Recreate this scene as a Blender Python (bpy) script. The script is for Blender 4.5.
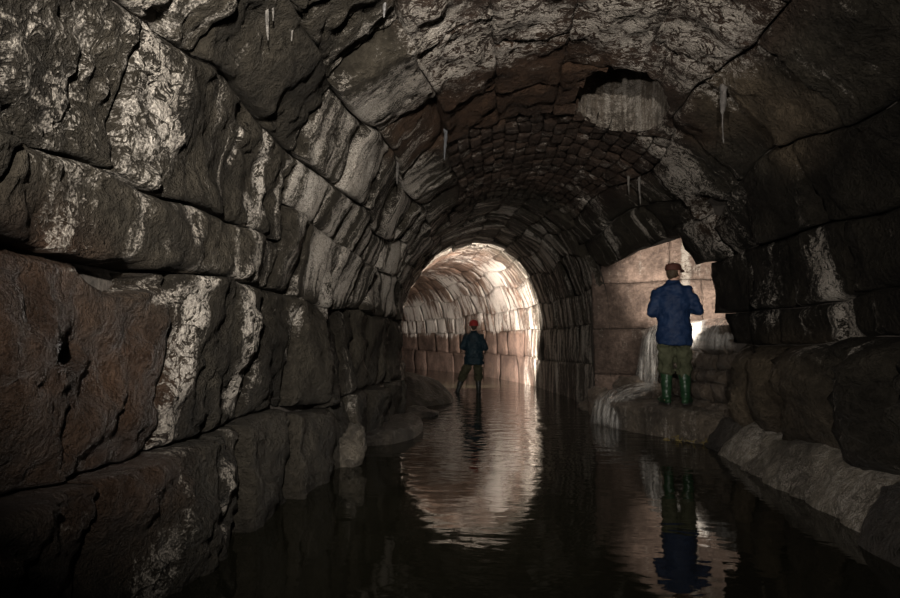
import bpy, bmesh, math, random
import numpy as np
from mathutils import Vector, Matrix, Euler

for o in list(bpy.data.objects):
    bpy.data.objects.remove(o)
scene = bpy.context.scene
COL = scene.collection
random.seed(7)
PI = math.pi

# ------------------------------------------------------------------ camera, world, exposure, large lights
CAM = Vector((0.0, 0.0, 1.2))
cam_d = bpy.data.cameras.new('camera')
cam_d.sensor_width = 36.0
cam_d.lens = 24.0
cam_d.clip_start = 0.05
cam_o = bpy.data.objects.new('camera', cam_d)
COL.objects.link(cam_o)
cam_o.location = CAM
cam_o.rotation_euler = (math.radians(90 + 4.1), 0, math.radians(5.24))
scene.camera = cam_o
CROT = Euler(cam_o.rotation_euler).to_matrix()

world = bpy.data.worlds.new('dark')
scene.world = world
world.use_nodes = True
world.node_tree.nodes['Background'].inputs[0].default_value = (0.5, 0.6, 0.8, 1)
world.node_tree.nodes['Background'].inputs[1].default_value = 0.0015

vs = scene.view_settings
vs.view_transform = 'Standard'
vs.look = 'None'
vs.gamma = 1.0
vs.exposure = 0.0
vs.use_curve_mapping = False


def spot(name, loc, target, power, angle, blend, color, radius=0.05):
    d = bpy.data.lights.new(name, 'SPOT')
    d.energy = power
    d.spot_size = math.radians(angle)
    d.spot_blend = blend
    d.color = color
    d.shadow_soft_size = radius
    o = bpy.data.objects.new(name, d)
    COL.objects.link(o)
    o.location = loc
    o.rotation_euler = (Vector(target) - Vector(loc)).to_track_quat('-Z', 'Y').to_euler()
    return o


# the photographer's lamps, carried beside and above the camera
spot('photographer_lamp', (0.15, -0.7, 2.05), (-1.5, 7.0, 2.8), 2000, 80, 1.0, (1.0, 0.94, 0.86), 0.04)
spot('photographer_lamp', (-0.75, -0.5, 1.55), (1.35, 5.4, 2.5), 800, 88, 1.0, (1.0, 0.94, 0.87), 0.04)

# ------------------------------------------------------------------ numpy noise


def _h(ix, iy, iz, seed):
    n = (ix.astype(np.int64) * 374761393 + iy.astype(np.int64) * 668265263 + iz.astype(np.int64) * 2147483647 + seed * 974634777) & 0xFFFFFFFF
    n = ((n ^ (n >> 13)) * 1274126177) & 0xFFFFFFFF
    n = ((n ^ (n >> 16)) * 2246822519) & 0xFFFFFFFF
    return ((n ^ (n >> 15)) & 0xFFFFFF) / float(0xFFFFFF) * 2 - 1


def vnoise(p, seed=0):
    p = np.asarray(p, float)
    f = np.floor(p)
    t = p - f
    i = f.astype(np.int64)
    t = t * t * t * (t * (t * 6 - 15) + 10)
    x, y, z = i[:, 0], i[:, 1], i[:, 2]
    r = 0
    for dx in (0, 1):
        wx = t[:, 0] if dx else 1 - t[:, 0]
        for dy in (0, 1):
            wy = t[:, 1] if dy else 1 - t[:, 1]
            for dz in (0, 1):
                wz = t[:, 2] if dz else 1 - t[:, 2]
                r = r + wx * wy * wz * _h(x + dx, y + dy, z + dz, seed)
    return r


def fbm(p, octv=4, seed=0, gain=0.5, lac=2.03):
    a, r, q = 1.0, 0.0, np.asarray(p, float)
    for k in range(octv):
        r = r + a * vnoise(q, seed + k)
        q = q * lac + 17.3
        a *= gain
    return r


def sstep(a, b, x):
    t = np.clip((x - a) / (b - a), 0, 1)
    return t * t * (3 - 2 * t)


# ------------------------------------------------------------------ the shape of the tunnel
SP = 1.55          # springing height
RV = 2.2           # rise of the arch
ARC = PI * RV
UTOP = SP + ARC
_S = np.arange(-4, 45, 0.05)
_phi = np.radians(9.5) * sstep(6.5, 10.5, _S) + np.radians(2.3) * np.clip(_S - 15.0, 0, 16)
_cx = np.zeros_like(_S)
_cy = np.zeros_like(_S)
i0 = int(round(4 / 0.05))
_dx = -np.sin(_phi) * 0.05
_dy = np.cos(_phi) * 0.05
_cx = np.cumsum(_dx)
_cy = np.cumsum(_dy)
_cx = _cx - _cx[i0] + 0.5
_cy = _cy - _cy[i0]


def halfw(s):
    """half width to the left of the centre line"""
    return 2.2 - 0.2 * sstep(7.5, 10.5, s)


def halfwr(s):
    """half width to the right of the centre line"""
    return 2.2 - 0.55 * sstep(7.0, 10.7, s)


def uR(deg):
    return SP + RV * (PI - math.radians(deg))


def uz(z):
    """u of a height on the right wall"""
    return UTOP + (SP - z)


def surf(s, u):
    s = np.asarray(s, float)
    u = np.asarray(u, float)
    cx = np.interp(s, _S, _cx)
    cy = np.interp(s, _S, _cy)
    ph = np.interp(s, _S, _phi)
    th = np.clip((u - SP) / RV, 0, PI)
    w = np.where(th > PI / 2, halfwr(s), halfw(s))
    low = np.minimum(u - SP, 0) - np.maximum(u - UTOP, 0)
    l = -w * np.cos(th)
    z = SP + RV * np.sin(th) + low
    rx, ry = np.cos(ph), np.sin(ph)
    P = np.stack([cx + l * rx, cy + l * ry, z], -1)
    nl, nz = np.cos(th), -np.sin(th)
    N = np.stack([nl * rx, nl * ry, nz], -1)
    return P, N


def ray(px, py):
    d = Vector(((px - 450) / 600.0, -(py - 299) / 600.0, -1.0))
    return (CROT @ d)


def at_y(px, py, Y):
    d = ray(px, py)
    return CAM + d * (Y / d.y)


def at_z(px, py, z):
    d = ray(px, py)
    return CAM + d * ((z - CAM.z) / d.z)


def px2su(px, py):
    """where a line of sight meets the tunnel surface, as (s, u)"""
    d = ray(px, py)
    for k in range(1, 4000):
        p = CAM + d * (k * 0.01)
        j = int(np.argmin((_cx[::2] - p.x) ** 2 + (_cy[::2] - p.y) ** 2)) * 2
        s = _S[j]
        ph = _phi[j]
        l = (p.x - _cx[j]) * math.cos(ph) + (p.y - _cy[j]) * math.sin(ph)
        w = float(halfw(np.array(s)) if l < 0 else halfwr(np.array(s)))
        if p.z <= SP:
            if l < -w:
                return s, p.z
            if l > w:
                return s, uz(p.z)
        else:
            e = (l / w) ** 2 + ((p.z - SP) / RV) ** 2
            if e >= 1:
                th = math.atan2((p.z - SP) / RV, -l / w)
                return s, SP + RV * th
    return None


# ------------------------------------------------------------------ helpers


def link(o, parent=None):
    COL.objects.link(o)
    if parent is not None:
        o.parent = parent
    return o


def tag(o, label, cat, group=None, kind=None):
    o['label'] = label
    o['category'] = cat
    if group:
        o['group'] = group
    if kind:
        o['kind'] = kind
    return o


def mesh_np(name, V, F, mat, parent=None, tone=None, masks=None, uv=None, smooth=True, recentre=True, lime=None):
    V = np.asarray(V, float)
    c = V.mean(0) if recentre else np.zeros(3)
    m = bpy.data.meshes.new(name)
    m.from_pydata((V - c).tolist(), [], F if isinstance(F, list) else F.tolist())
    if tone is not None:
        a = m.attributes.new('tone', 'FLOAT_COLOR', 'POINT')
        t = np.ones((len(V), 4))
        t[:, :3] = tone
        a.data.foreach_set('color', t.ravel())
    if masks is not None:
        a = m.attributes.new('masks', 'FLOAT_COLOR', 'POINT')
        t = np.ones((len(V), 4))
        t[:, :3] = masks
        a.data.foreach_set('color', t.ravel())
    if lime is not None:
        a = m.attributes.new('lime', 'FLOAT', 'POINT')
        a.data.foreach_set('value', lime)
    if uv is not None:
        a = m.attributes.new('flow', 'FLOAT_VECTOR', 'POINT')
        t = np.zeros((len(V), 3))
        t[:, :2] = uv
        a.data.foreach_set('vector', t.ravel())
    if smooth:
        m.polygons.foreach_set('use_smooth', [True] * len(m.polygons))
    m.materials.append(mat)
    m.update()
    o = bpy.data.objects.new(name, m)
    o.location = c if parent is None else Vector(c) - parent.matrix_basis.translation
    link(o, parent)
    return o


def bm_obj(name, bm, mat, parent=None, smooth=True):
    m = bpy.data.meshes.new(name)
    bm.to_mesh(m)
    bm.free()
    if smooth:
        m.polygons.foreach_set('use_smooth', [True] * len(m.polygons))
    m.materials.append(mat)
    o = bpy.data.objects.new(name, m)
    link(o, parent)
    return o


def empty(name, loc=(0, 0, 0), rz=0):
    o = bpy.data.objects.new(name, None)
    o.empty_display_size = 0.1
    o.location = loc
    o.rotation_euler = (0, 0, rz)
    link(o)
    return o


# ------------------------------------------------------------------ materials


class NT:
    def __init__(s, name):
        s.m = bpy.data.materials.new(name)
        s.m.use_nodes = True
        s.t = s.m.node_tree
        s.t.nodes.clear()
        s.out = s.n('ShaderNodeOutputMaterial')

    def n(s, typ, **kw):
        nd = s.t.nodes.new(typ)
        for k, v in kw.items():
            setattr(nd, k, v)
        return nd

    def put(s, sock, v):
        if isinstance(v, bpy.types.NodeSocket):
            s.t.links.new(v, sock)
        elif v is not None:
            if isinstance(v, tuple) and len(v) == 3 and sock.type == 'RGBA':
                v = v + (1,)
            sock.default_value = v

    def attr(s, name):
        return s.n('ShaderNodeAttribute', attribute_name=name)

    def noise(s, vec, scale, detail=4, rough=0.55, dist=0.0):
        nd = s.n('ShaderNodeTexNoise')
        s.put(nd.inputs['Vector'], vec)
        nd.inputs['Scale'].default_value = scale
        nd.inputs['Detail'].default_value = detail
        nd.inputs['Roughness'].default_value = rough
        nd.inputs['Distortion'].default_value = dist
        return nd.outputs['Fac']

    def math(s, op, a, b=None, c=None, clamp=False):
        nd = s.n('ShaderNodeMath', operation=op)
        nd.use_clamp = clamp
        s.put(nd.inputs[0], a)
        if b is not None:
            s.put(nd.inputs[1], b)
        if c is not None:
            s.put(nd.inputs[2], c)
        return nd.outputs[0]

    def vmul(s, v, xyz):
        nd = s.n('ShaderNodeVectorMath', operation='MULTIPLY')
        s.put(nd.inputs[0], v)
        nd.inputs[1].default_value = xyz
        return nd.outputs[0]

    def step(s, v, a, b, o0=0.0, o1=1.0):
        nd = s.n('ShaderNodeMapRange', interpolation_type='SMOOTHSTEP')
        s.put(nd.inputs['Value'], v)
        nd.inputs['From Min'].default_value = a
        nd.inputs['From Max'].default_value = b
        nd.inputs['To Min'].default_value = o0
        nd.inputs['To Max'].default_value = o1
        return nd.outputs['Result']

    def mix(s, f, a, b, blend='MIX'):
        nd = s.n('ShaderNodeMix', data_type='RGBA', blend_type=blend)
        s.put(nd.inputs['Factor'], f)
        s.put(nd.inputs['A'], a) if False else s.put([i for i in nd.inputs if i.name == 'A' and i.type == 'RGBA'][0], a)
        s.put([i for i in nd.inputs if i.name == 'B' and i.type == 'RGBA'][0], b)
        return [o for o in nd.outputs if o.type == 'RGBA'][0]

    def fmix(s, f, a, b):
        nd = s.n('ShaderNodeMix', data_type='FLOAT')
        s.put(nd.inputs[0], f)
        s.put(nd.inputs[2], a)
        s.put(nd.inputs[3], b)
        return nd.outputs[0]

    def bump(s, h, dist, strength=1.0, normal=None):
        nd = s.n('ShaderNodeBump')
        s.put(nd.inputs['Height'], h)
        nd.inputs['Distance'].default_value = dist
        nd.inputs['Strength'].default_value = strength
        if normal is not None:
            s.put(nd.inputs['Normal'], normal)
        return nd.outputs['Normal']

    def principled(s, **kw):
        nd = s.n('ShaderNodeBsdfPrincipled')
        for k, v in kw.items():
            s.put(nd.inputs[k.replace('_', ' ')], v)
        s.t.links.new(nd.outputs[0], s.out.inputs['Surface'])
        return nd


def rock_material():
    t = NT('wet_tunnel_stone')
    geo = t.n('ShaderNodeNewGeometry')
    pos = geo.outputs['Position']
    tone = t.attr('tone').outputs['Color']
    mk = t.n('ShaderNodeSeparateColor')
    t.put(mk.inputs[0], t.attr('masks').outputs['Color'])
    pale, wet, blotch = mk.outputs[0], mk.outputs[1], mk.outputs[2]
    flow = t.attr('flow').outputs['Vector']
    n1 = t.noise(pos, 2.3, 5, 0.6)
    n2 = t.noise(pos, 17, 5, 0.65)
    n3 = t.noise(pos, 85, 4, 0.7)
    # streaks that run down the wall along the flow direction
    fl = t.vmul(flow, (5.5, 0.55, 1))
    st = t.noise(fl, 1.0, 5, 0.6, 0.15)
    fl2 = t.vmul(flow, (26, 1.6, 1))
    st2 = t.noise(fl2, 1.0, 3, 0.6, 0.1)
    blo = t.noise(pos, 3.1, 6, 0.68)
    stc = t.math('ADD', t.math('MULTIPLY', st, 1.35), t.math('MULTIPLY_ADD', st2, 0.45, -0.40))
    cover = t.fmix(blotch, stc, blo)
    v = t.math('ADD', cover, t.math('MULTIPLY', t.math('SUBTRACT', pale, 0.5), 0.85))
    v = t.math('ADD', v, t.math('MULTIPLY', t.math('SUBTRACT', n2, 0.5), 0.45))
    v = t.math('ADD', v, t.math('MULTIPLY', t.math('SUBTRACT', n3, 0.5), 0.5))
    rn = t.noise(t.vmul(pos, (5, 11, 11)), 1.0, 4, 0.6, 0.8)
    crack = t.step(t.math('ABSOLUTE', t.math('SUBTRACT', rn, 0.5)), 0.0, 0.05)
    v = t.math('SUBTRACT', v, t.math('MULTIPLY', t.math('SUBTRACT', 1.0, crack), t.math('MULTIPLY', blotch, 0.45)))
    mask = t.step(v, 0.50, 0.72)
    speck = t.step(n3, 0.36, 0.62)
    mask2 = t.math('MULTIPLY', mask, t.fmix(t.step(pale, 0.55, 1.0), t.math('MULTIPLY_ADD', speck, 0.65, 0.35), t.math('MULTIPLY_ADD', speck, 0.4, 0.6)))
    dark = t.mix(t.step(n1, 0.3, 0.7), t.mix(1.0, tone, (0.5, 0.48, 0.46), 'MULTIPLY'), t.mix(1.0, tone, (1.35, 1.3, 1.22), 'MULTIPLY'))
    dark = t.mix(t.step(n2, 0.35, 0.7), t.mix(1.0, dark, (0.6, 0.6, 0.6), 'MULTIPLY'), dark)
    palec = t.mix(n1, (0.34, 0.29, 0.23), (0.64, 0.59, 0.53))
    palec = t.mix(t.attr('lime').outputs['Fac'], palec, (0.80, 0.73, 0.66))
    col = t.mix(mask2, dark, palec)
    rgh = t.fmix(wet, t.math('MULTIPLY_ADD', n2, 0.35, 0.5), t.math('MULTIPLY_ADD', n2, 0.45, 0.12))
    rgh = t.math('MAXIMUM', rgh, t.math('MULTIPLY', mask2, 0.7))
    n4 = t.noise(pos, 38, 4, 0.65)
    h = t.math('ADD', t.math('MULTIPLY', n2, 0.8), t.math('MULTIPLY', n3, 0.32))
    h = t.math('ADD', h, t.math('MULTIPLY', n4, 0.5))
    h = t.math('ADD', h, t.math('MULTIPLY', st2, 0.16))
    h = t.math('ADD', h, t.math('MULTIPLY', crack, t.math('MULTIPLY', blotch, 0.22)))
    h = t.math('ADD', h, t.math('MULTIPLY', mask2, 0.12))
    nor = t.bump(h, 0.075, 1.0)
    t.principled(Base_Color=col, Roughness=rgh, Normal=nor, Specular_IOR_Level=t.fmix(wet, 0.05, 0.55))
    return t.m


ROCK = rock_material()


def mortar_material():
    t = NT('dark_joint_mortar')
    pos = t.n('ShaderNodeNewGeometry').outputs['Position']
    n = t.noise(pos, 14, 5, 0.6)
    t.principled(Base_Color=t.mix(n, (0.02, 0.017, 0.014), (0.075, 0.062, 0.05)), Roughness=0.85, Normal=t.bump(n, 0.03, 0.8))
    return t.m


MORTAR = mortar_material()

# ------------------------------------------------------------------ stains and hollows, placed on the wall surface
# streaks of pale lime: (pixel start, pixel end, half width m, strength)
STAINS = []
for (a, b, w, k) in [
        ((176, 282), (163, 435), 0.13, 0.95), ((232, 285), (238, 395), 0.22, 0.95), ((322, 292), (322, 362), 0.16, 0.8),
        ((288, 318), (290, 352), 0.08, 0.7), ((60, 178), (45, 248), 0.16, 0.5), ((120, 285), (170, 300), 0.08, 0.5),
        ((182, 205), (176, 240), 0.05, 0.7), ((245, 205), (240, 282), 0.08, 0.75), ((100, 60), (60, 130), 0.18, 0.5),
        ((55, 30), (10, 50), 0.12, 0.4), ((145, 30), (150, 130), 0.10, 0.55), ((160, 85), (110, 165), 0.12, 0.45),
        ((240, 130), (232, 160), 0.04, 0.7), ((270, 140), (258, 210), 0.05, 0.8), ((205, 470), (205, 560), 0.09, 0.75),
        ((150, 500), (140, 590), 0.11, 0.7), ((20, 525), (60, 520), 0.07, 0.6),
        ((345, 60), (335, 150), 0.05, 0.5),
        ((430, 20), (440, 70), 0.32, 0.85), ((500, 10), (480, 60), 0.30, 0.8), ((560, 40), (600, 90), 0.3, 0.35),
        ((640, 20), (690, 60), 0.42, 0.7), ((740, 10), (700, 80), 0.16, 0.75), ((640, 105), (680, 150), 0.32, 0.65),
        ((690, 170), (760, 300), 0.2, 0.35), ((700, 60), (760, 20), 0.12, 0.6),
        ((600, 20), (720, 20), 0.5, 0.6), ((650, 140), (715, 230), 0.3, 0.75), ((740, 190), (775, 300), 0.12, 0.5), ((560, 70), (540, 20), 0.2, 0.5), ((590, 200), (612, 262), 0.16, 0.65), ((562, 225), (585, 300), 0.14, 0.6), ((648, 222), (658, 242), 0.05, 0.6), ((720, 250), (735, 320), 0.05, 0.4), ((828, 245), (845, 330), 0.13, 0.9), ((795, 165), (815, 220), 0.06, 0.6), ((798, 285), (800, 330), 0.05, 0.6),
        ((818, 345), (820, 375), 0.03, 0.8), ((775, 260), (785, 310), 0.06, 0.4)]:
    A, B = px2su(*a), px2su(*b)
    if A and B:
        STAINS.append((np.array(A), np.array(B), w, k))
# rusty brown seepage: (pixel, radius in s, radius in u, strength)
RUST = []
for (p, rs, ru, k) in [((110, 400), 0.55, 0.6, 1.0), ((30, 330), 0.5, 0.5, 1.0), ((60, 470), 0.4, 0.3, 0.8),
                       ((520, 90), 0.9, 0.9, 0.9), ((440, 110), 0.8, 0.7, 0.8), ((580, 40), 0.5, 0.4, 0.6),
                       ((440, 345), 8.0, 0.62, 0.75), ((705, 215), 0.4, 0.3, 0.6), ((700, 130), 0.4, 0.3, 0.5)]:
    A = px2su(*p)
    if A:
        RUST.append((np.array(A), rs, ru, k))
for p in ((735, 105), (785, 125), (790, 400), (740, 400)):
    A = px2su(*p)
    RUST.append((np.array(A), 0.55 if p[1] < 300 else 1.1, 0.4 if p[1] < 300 else 0.6, 1.1))
SLABC = (0.078, 0.062, 0.044)
# hollows: (pixel, radius s, radius u, depth)
DENTS = []
for (p, rs, ru, k) in [((58, 352), 0.10, 0.055, 0.22), ((112, 277), 0.22, 0.06, 0.2), ((20, 300), 0.05, 0.1, 0.05),
                       ((712, 207), 0.26, 0.22, 0.32), ((200, 432), 0.10, 0.06, 0.14), ((250, 120), 0.10, 0.06, 0.10),
                       ((165, 20), 0.10, 0.05, 0.10), ((255, 235), 0.02, 0.12, 0.06)]:
    A = px2su(*p)
    if A:
        DENTS.append((np.array(A), rs, ru, k))

SHAFT = at_y(619, 105, 6.05)
SHAFT_R = 0.43
SHAFT_E = 1.8      # the opening is longer along the tunnel


def masks_at(s, u, P):
    pale = np.full(s.shape, 0.36)
    wet = 0.15 + 0.35 * sstep(1.4, 0.2, P[:, 2])
    blotch = np.zeros_like(s)
    tone = np.tile(np.array([0.036, 0.0315, 0.0245]), (len(s), 1))
    n = fbm(np.stack([s * 0.8, u * 0.8, s * 0 + 3], -1), 3, 5)
    tone = tone * (1 + 0.25 * n[:, None])
    crown = sstep(3.6, 3.9, u) * sstep(6.7, 6.3, u)
    near = sstep(10.2, 9.6, s)
    c = crown * near
    tone = tone * (1 - c[:, None]) + c[:, None] * np.array([0.050, 0.034, 0.026])
    blotch = np.maximum(blotch, c * 0.75)
    pale = pale + 0.11 * c
    # voussoirs of the middle stretch carry many pale drip bands
    vb = sstep(3.8, 4.4, s) * sstep(11, 9, s) * sstep(1.5, 1.7, u) * sstep(3.9, 3.2, u)
    pale = pale + 0.29 * vb
    left_low = sstep(1.5, 1.2, u)
    pale = pale - 0.12 * left_low
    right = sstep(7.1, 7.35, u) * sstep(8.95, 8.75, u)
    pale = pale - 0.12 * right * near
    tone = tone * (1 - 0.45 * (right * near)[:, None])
    # the far chamber is pale and lime streaked above a pinkish base
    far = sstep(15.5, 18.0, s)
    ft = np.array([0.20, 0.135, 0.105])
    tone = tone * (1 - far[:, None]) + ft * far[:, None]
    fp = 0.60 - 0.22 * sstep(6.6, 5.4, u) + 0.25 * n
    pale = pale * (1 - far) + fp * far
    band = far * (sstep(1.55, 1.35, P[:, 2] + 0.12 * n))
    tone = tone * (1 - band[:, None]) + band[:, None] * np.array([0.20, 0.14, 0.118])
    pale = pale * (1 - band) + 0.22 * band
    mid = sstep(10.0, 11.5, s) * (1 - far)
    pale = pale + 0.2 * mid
    for A, B, w, k in STAINS:
        d = B - A
        L2 = float(d @ d) + 1e-9
        q = np.stack([s - A[0], u - A[1]], -1)
        t = np.clip((q @ d) / L2, 0, 1)
        r = np.hypot(q[:, 0] - t * d[0], q[:, 1] - t * d[1])
        m = sstep(w * 1.8, w * 0.2, r * (1 + 0.7 * n))
        pale = np.maximum(pale, m * (0.35 + 0.5 * k) + pale * (1 - m))
        blotch = np.maximum(blotch, m * 0.6)
    for A, rs, ru, k in RUST:
        r = np.sqrt(((s - A[0]) / rs) ** 2 + ((u - A[1]) / ru) ** 2)
        m = min(k, 1) * sstep(1.25, 0.5, r + 0.3 * n)
        m = m * (1 - far)
        tone = tone * (1 - m[:, None]) + m[:, None] * np.array(SLABC if k > 1.05 else [0.050, 0.029, 0.018])
        pale = pale - 0.14 * m
        wet = np.maximum(wet, 0.9 * m * (u < 1.5))
    return tone, np.stack([np.clip(pale, 0, 1.7), np.clip(wet, 0, 1), np.clip(blotch, 0, 1)], -1)


def warp(s, u):
    q = np.stack([s * 0.9, u * 0.9, s * 0 + 1.5], -1)
    q2 = np.stack([s * 2.7, u * 2.7, s * 0 + 8.5], -1)
    rb = sstep(5.9, 6.4, u) * sstep(7.9, 7.3, u)
    lb = sstep(2.2, 2.6, u) * sstep(4.2, 3.6, u)
    u = u + 0.10 * rb * np.sin(1.9 * s + 0.6) + 0.055 * lb * np.sin(2.3 * s + 1.0)
    return s + 0.13 * vnoise(q, 21) + 0.05 * vnoise(q2, 22), u + 0.075 * vnoise(q, 31) + 0.028 * vnoise(q2, 32)


def stone(parent, name, s0, s1, u0, u1, off=0.0, bulge=0.02, rough=0.03, rnd=0.05, gap=0.008, thick=0.22, tilt=0.03, cell=None, tone_k=1.0, rf=2.6, sf=None, mf=None, wp=None):
    sf, mf, wp = sf or surf, mf or masks_at, wp or warp
    sm = max(0.5 * (s0 + s1), 1.6)
    c = cell or min(max(sm * 0.0085, 0.024), 0.14)
    L, H = s1 - s0, u1 - u0
    ns = max(4, min(64, int(L / c / (1.0 if sm < 4 else 1.6))))
    nu = max(4, min(56, int(H / c)))
    # rows bunch towards the edges so that the rounded rim is modelled
    def bunch(n):
        t = np.linspace(0, 1, n + 1)
        return 0.6 * t + 0.4 * (0.5 - 0.5 * np.cos(PI * t))
    A, B = np.meshgrid(bunch(ns), bunch(nu), indexing='ij')
    a, b = A.ravel(), B.ravel()
    s = s0 + gap + a * (L - 2 * gap)
    u = u0 + gap + b * (H - 2 * gap)
    sd = random.randint(0, 9999)
    e = np.minimum(np.minimum(a, 1 - a) * L, np.minimum(b, 1 - b) * H)
    sw, uw = wp(s, u)
    P, N = sf(sw, uw)
    r = rnd * (1 + 0.5 * vnoise(P * 5.0, 77))
    x = np.clip(1 - e / np.maximum(r, 0.01), 0, 1)
    h = off + bulge * (4 * a * (1 - a)) * (4 * b * (1 - b)) ** 0.7 - rnd * 0.9 * x ** 2.2
    h = h + tilt * (random.uniform(-1, 1) * (a - 0.5) + random.uniform(-1, 1) * (b - 0.5))
    f = fbm(P * rf + sd * 0.37, 4, sd % 50)
    f2 = fbm(P * np.array([9, 9, 6]) + 5.1, 3, 60)
    ledge = np.abs(fbm(P * 1.7 + sd * 0.11, 3, 90))
    g = f * 2.2 + 0.35 * f2
    fl_ = np.floor(g)
    terr = (fl_ + sstep(0.35, 0.65, g - fl_)) / 2.2
    h = h + rough * (0.35 * f + 0.75 * terr + 0.3 * f2) - rough * 0.55 * sstep(0.12, 0.0, ledge)
    for D, rs, ru, k in (DENTS if sf is surf else []):
        q = np.sqrt(((sw - D[0]) / rs) ** 2 + ((uw - D[1]) / ru) ** 2) + 0.2 * f2
        h = h - k * sstep(1.2, 0.7, q)
    V = P + N * h[:, None]
    idx = np.arange((ns + 1) * (nu + 1)).reshape(ns + 1, nu + 1)
    F = np.stack([idx[:-1, :-1], idx[1:, :-1], idx[1:, 1:], idx[:-1, 1:]], -1).reshape(-1, 4)
    # hole of the shaft
    gone = np.zeros(len(V), bool)
    if abs(0.5 * (s0 + s1) - SHAFT.y) < 1.9 and SP < u0 < 8 and sf is surf:
        dd = np.hypot(V[:, 0] - SHAFT.x, (V[:, 1] - SHAFT.y) / SHAFT_E)
        if dd.min() < SHAFT_R * 1.05:
            cen = V[F].mean(1)
            keep = np.hypot(cen[:, 0] - SHAFT.x, (cen[:, 1] - SHAFT.y) / SHAFT_E) > SHAFT_R
            F = F[keep]
            ins = dd < SHAFT_R
            gone = ins | (dd < SHAFT_R)
            k = (SHAFT_R / np.maximum(dd, 1e-4))[ins, None]
            V[ins, :2] = np.array([SHAFT.x, SHAFT.y]) + (V[ins, :2] - np.array([SHAFT.x, SHAFT.y])) * k
            if len(F) < 2:
                return None
    ring = np.concatenate([idx[:, 0], idx[-1, 1:], idx[-2::-1, -1], idx[0, -2:0:-1]])
    back = P[ring] - N[ring] * thick
    nb = len(V)
    k = len(ring)
    i = np.arange(k)
    j = (i + 1) % k
    SK = np.stack([ring[j], ring[i], nb + i, nb + j], -1)
    SK = SK[~(gone[ring[i]] | gone[ring[j]])]
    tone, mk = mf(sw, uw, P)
    tone = tone * tone_k * random.uniform(0.8, 1.25)
    mk[:, 0] += random.uniform(-0.07, 0.07)
    tb, mb, fb = tone[ring] * 0.7, mk[ring].copy(), np.stack([sw, uw], -1)[ring]
    mb[:, 0] *= 0.6
    V = np.concatenate([V, back])
    fl = np.concatenate([np.stack([sw, uw], -1), fb])
    fl = fl + np.array([random.uniform(-.3, .3), 0])
    F = np.concatenate([F, SK])
    return mesh_np(name, V, F[:, ::-1], ROCK, parent, np.concatenate([tone, tb]), np.concatenate([mk, mb]), fl, lime=(sstep(15.5, 18, np.concatenate([sw, sw[ring]])) if sf is surf else None))


def course(parent, name, u0, u1, sa, sb, lens, breaks=None, **kw):
    if breaks is None:
        breaks = [sa]
        while breaks[-1] < sb - lens[1]:
            breaks.append(breaks[-1] + random.uniform(*lens))
        if sb - breaks[-1] > lens[0] * 0.6 and len(breaks) > 0:
            breaks.append(sb)
        else:
            breaks[-1] = sb
    base = kw.pop('off', 0.0)
    jit = kw.pop('jit', 0.03)
    for a, b in zip(breaks[:-1], breaks[1:]):
        stone(parent, name, a, b, u0, u1, off=base + random.uniform(-jit, jit), **kw)


def core(name, u0, u1, label, hide=None, depth=0.13):
    ss = np.arange(-1.0, 34.0, 0.25)
    uu = np.linspace(u0, u1, max(3, int((u1 - u0) / 0.2)))
    A, B = np.meshgrid(ss, uu, indexing='ij')
    P, N = surf(A.ravel(), B.ravel())
    V = P - N * depth
    n, m = len(ss), len(uu)
    idx = np.arange(n * m).reshape(n, m)
    F = np.stack([idx[:-1, :-1], idx[:-1, 1:], idx[1:, 1:], idx[1:, :-1]], -1).reshape(-1, 4)
    if hide is not None:
        c = V[F].mean(1)
        sc = A.ravel()[F].mean(1)
        uc = B.ravel()[F].mean(1)
        F = F[~hide(c, sc, uc)]
    o = mesh_np(name, V, F, MORTAR, recentre=False)
    o['kind'] = 'structure'
    tag(o, label, 'ceiling' if name == 'ceiling' else 'wall', kind='structure')
    return o


MOUTH = (7.4, 10.75)
U_LINTEL = uR(27)

wall_left = core('wall_left', -0.5, SP, 'dark wet wall of large stone blocks on the left of the tunnel')
ceiling = core('ceiling', SP, UTOP, 'round stone and brick vault streaked with pale lime over the tunnel',
               lambda c, s, u: (np.hypot(c[:, 0] - SHAFT.x, (c[:, 1] - SHAFT.y) / SHAFT_E) < SHAFT_R + 0.1) | ((u > U_LINTEL) & (s > MOUTH[0]) & (s < MOUTH[1])))
wall_right = core('wall_right', UTOP, UTOP + SP + 0.5, 'dark rough rock and block wall on the right of the tunnel',
                  lambda c, s, u: (s > MOUTH[0]) & (s < MOUTH[1]))

# ---- left wall
kw = dict(bulge=0.03, rough=0.06, rnd=0.04, tilt=0.13)
course(wall_left, 'stone', -0.45, 0.67, 0.5, 3.9, None, [0.5, 1.55, 2.3, 3.2, 3.75, 4.6], off=0.07, jit=0.05, **kw)
course(wall_left, 'stone', 0.67, 1.55, 0.5, 5, None, [0.5, 1.45, 2.85, 3.95, 4.75, 5.4], off=0.02, jit=0.04, **kw)
course(wall_left, 'stone', -0.45, 0.62, 4.6, 10, (0.6, 1.0), off=0.10, **kw)
course(wall_left, 'stone', 0.62, 1.55, 5.4, 10, (0.55, 0.95), off=0.0, **kw)
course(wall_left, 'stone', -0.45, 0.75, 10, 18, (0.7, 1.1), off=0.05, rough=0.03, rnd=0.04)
course(wall_left, 'stone', 0.75, 1.55, 10, 18, (0.7, 1.1), rough=0.03, rnd=0.04)
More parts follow.
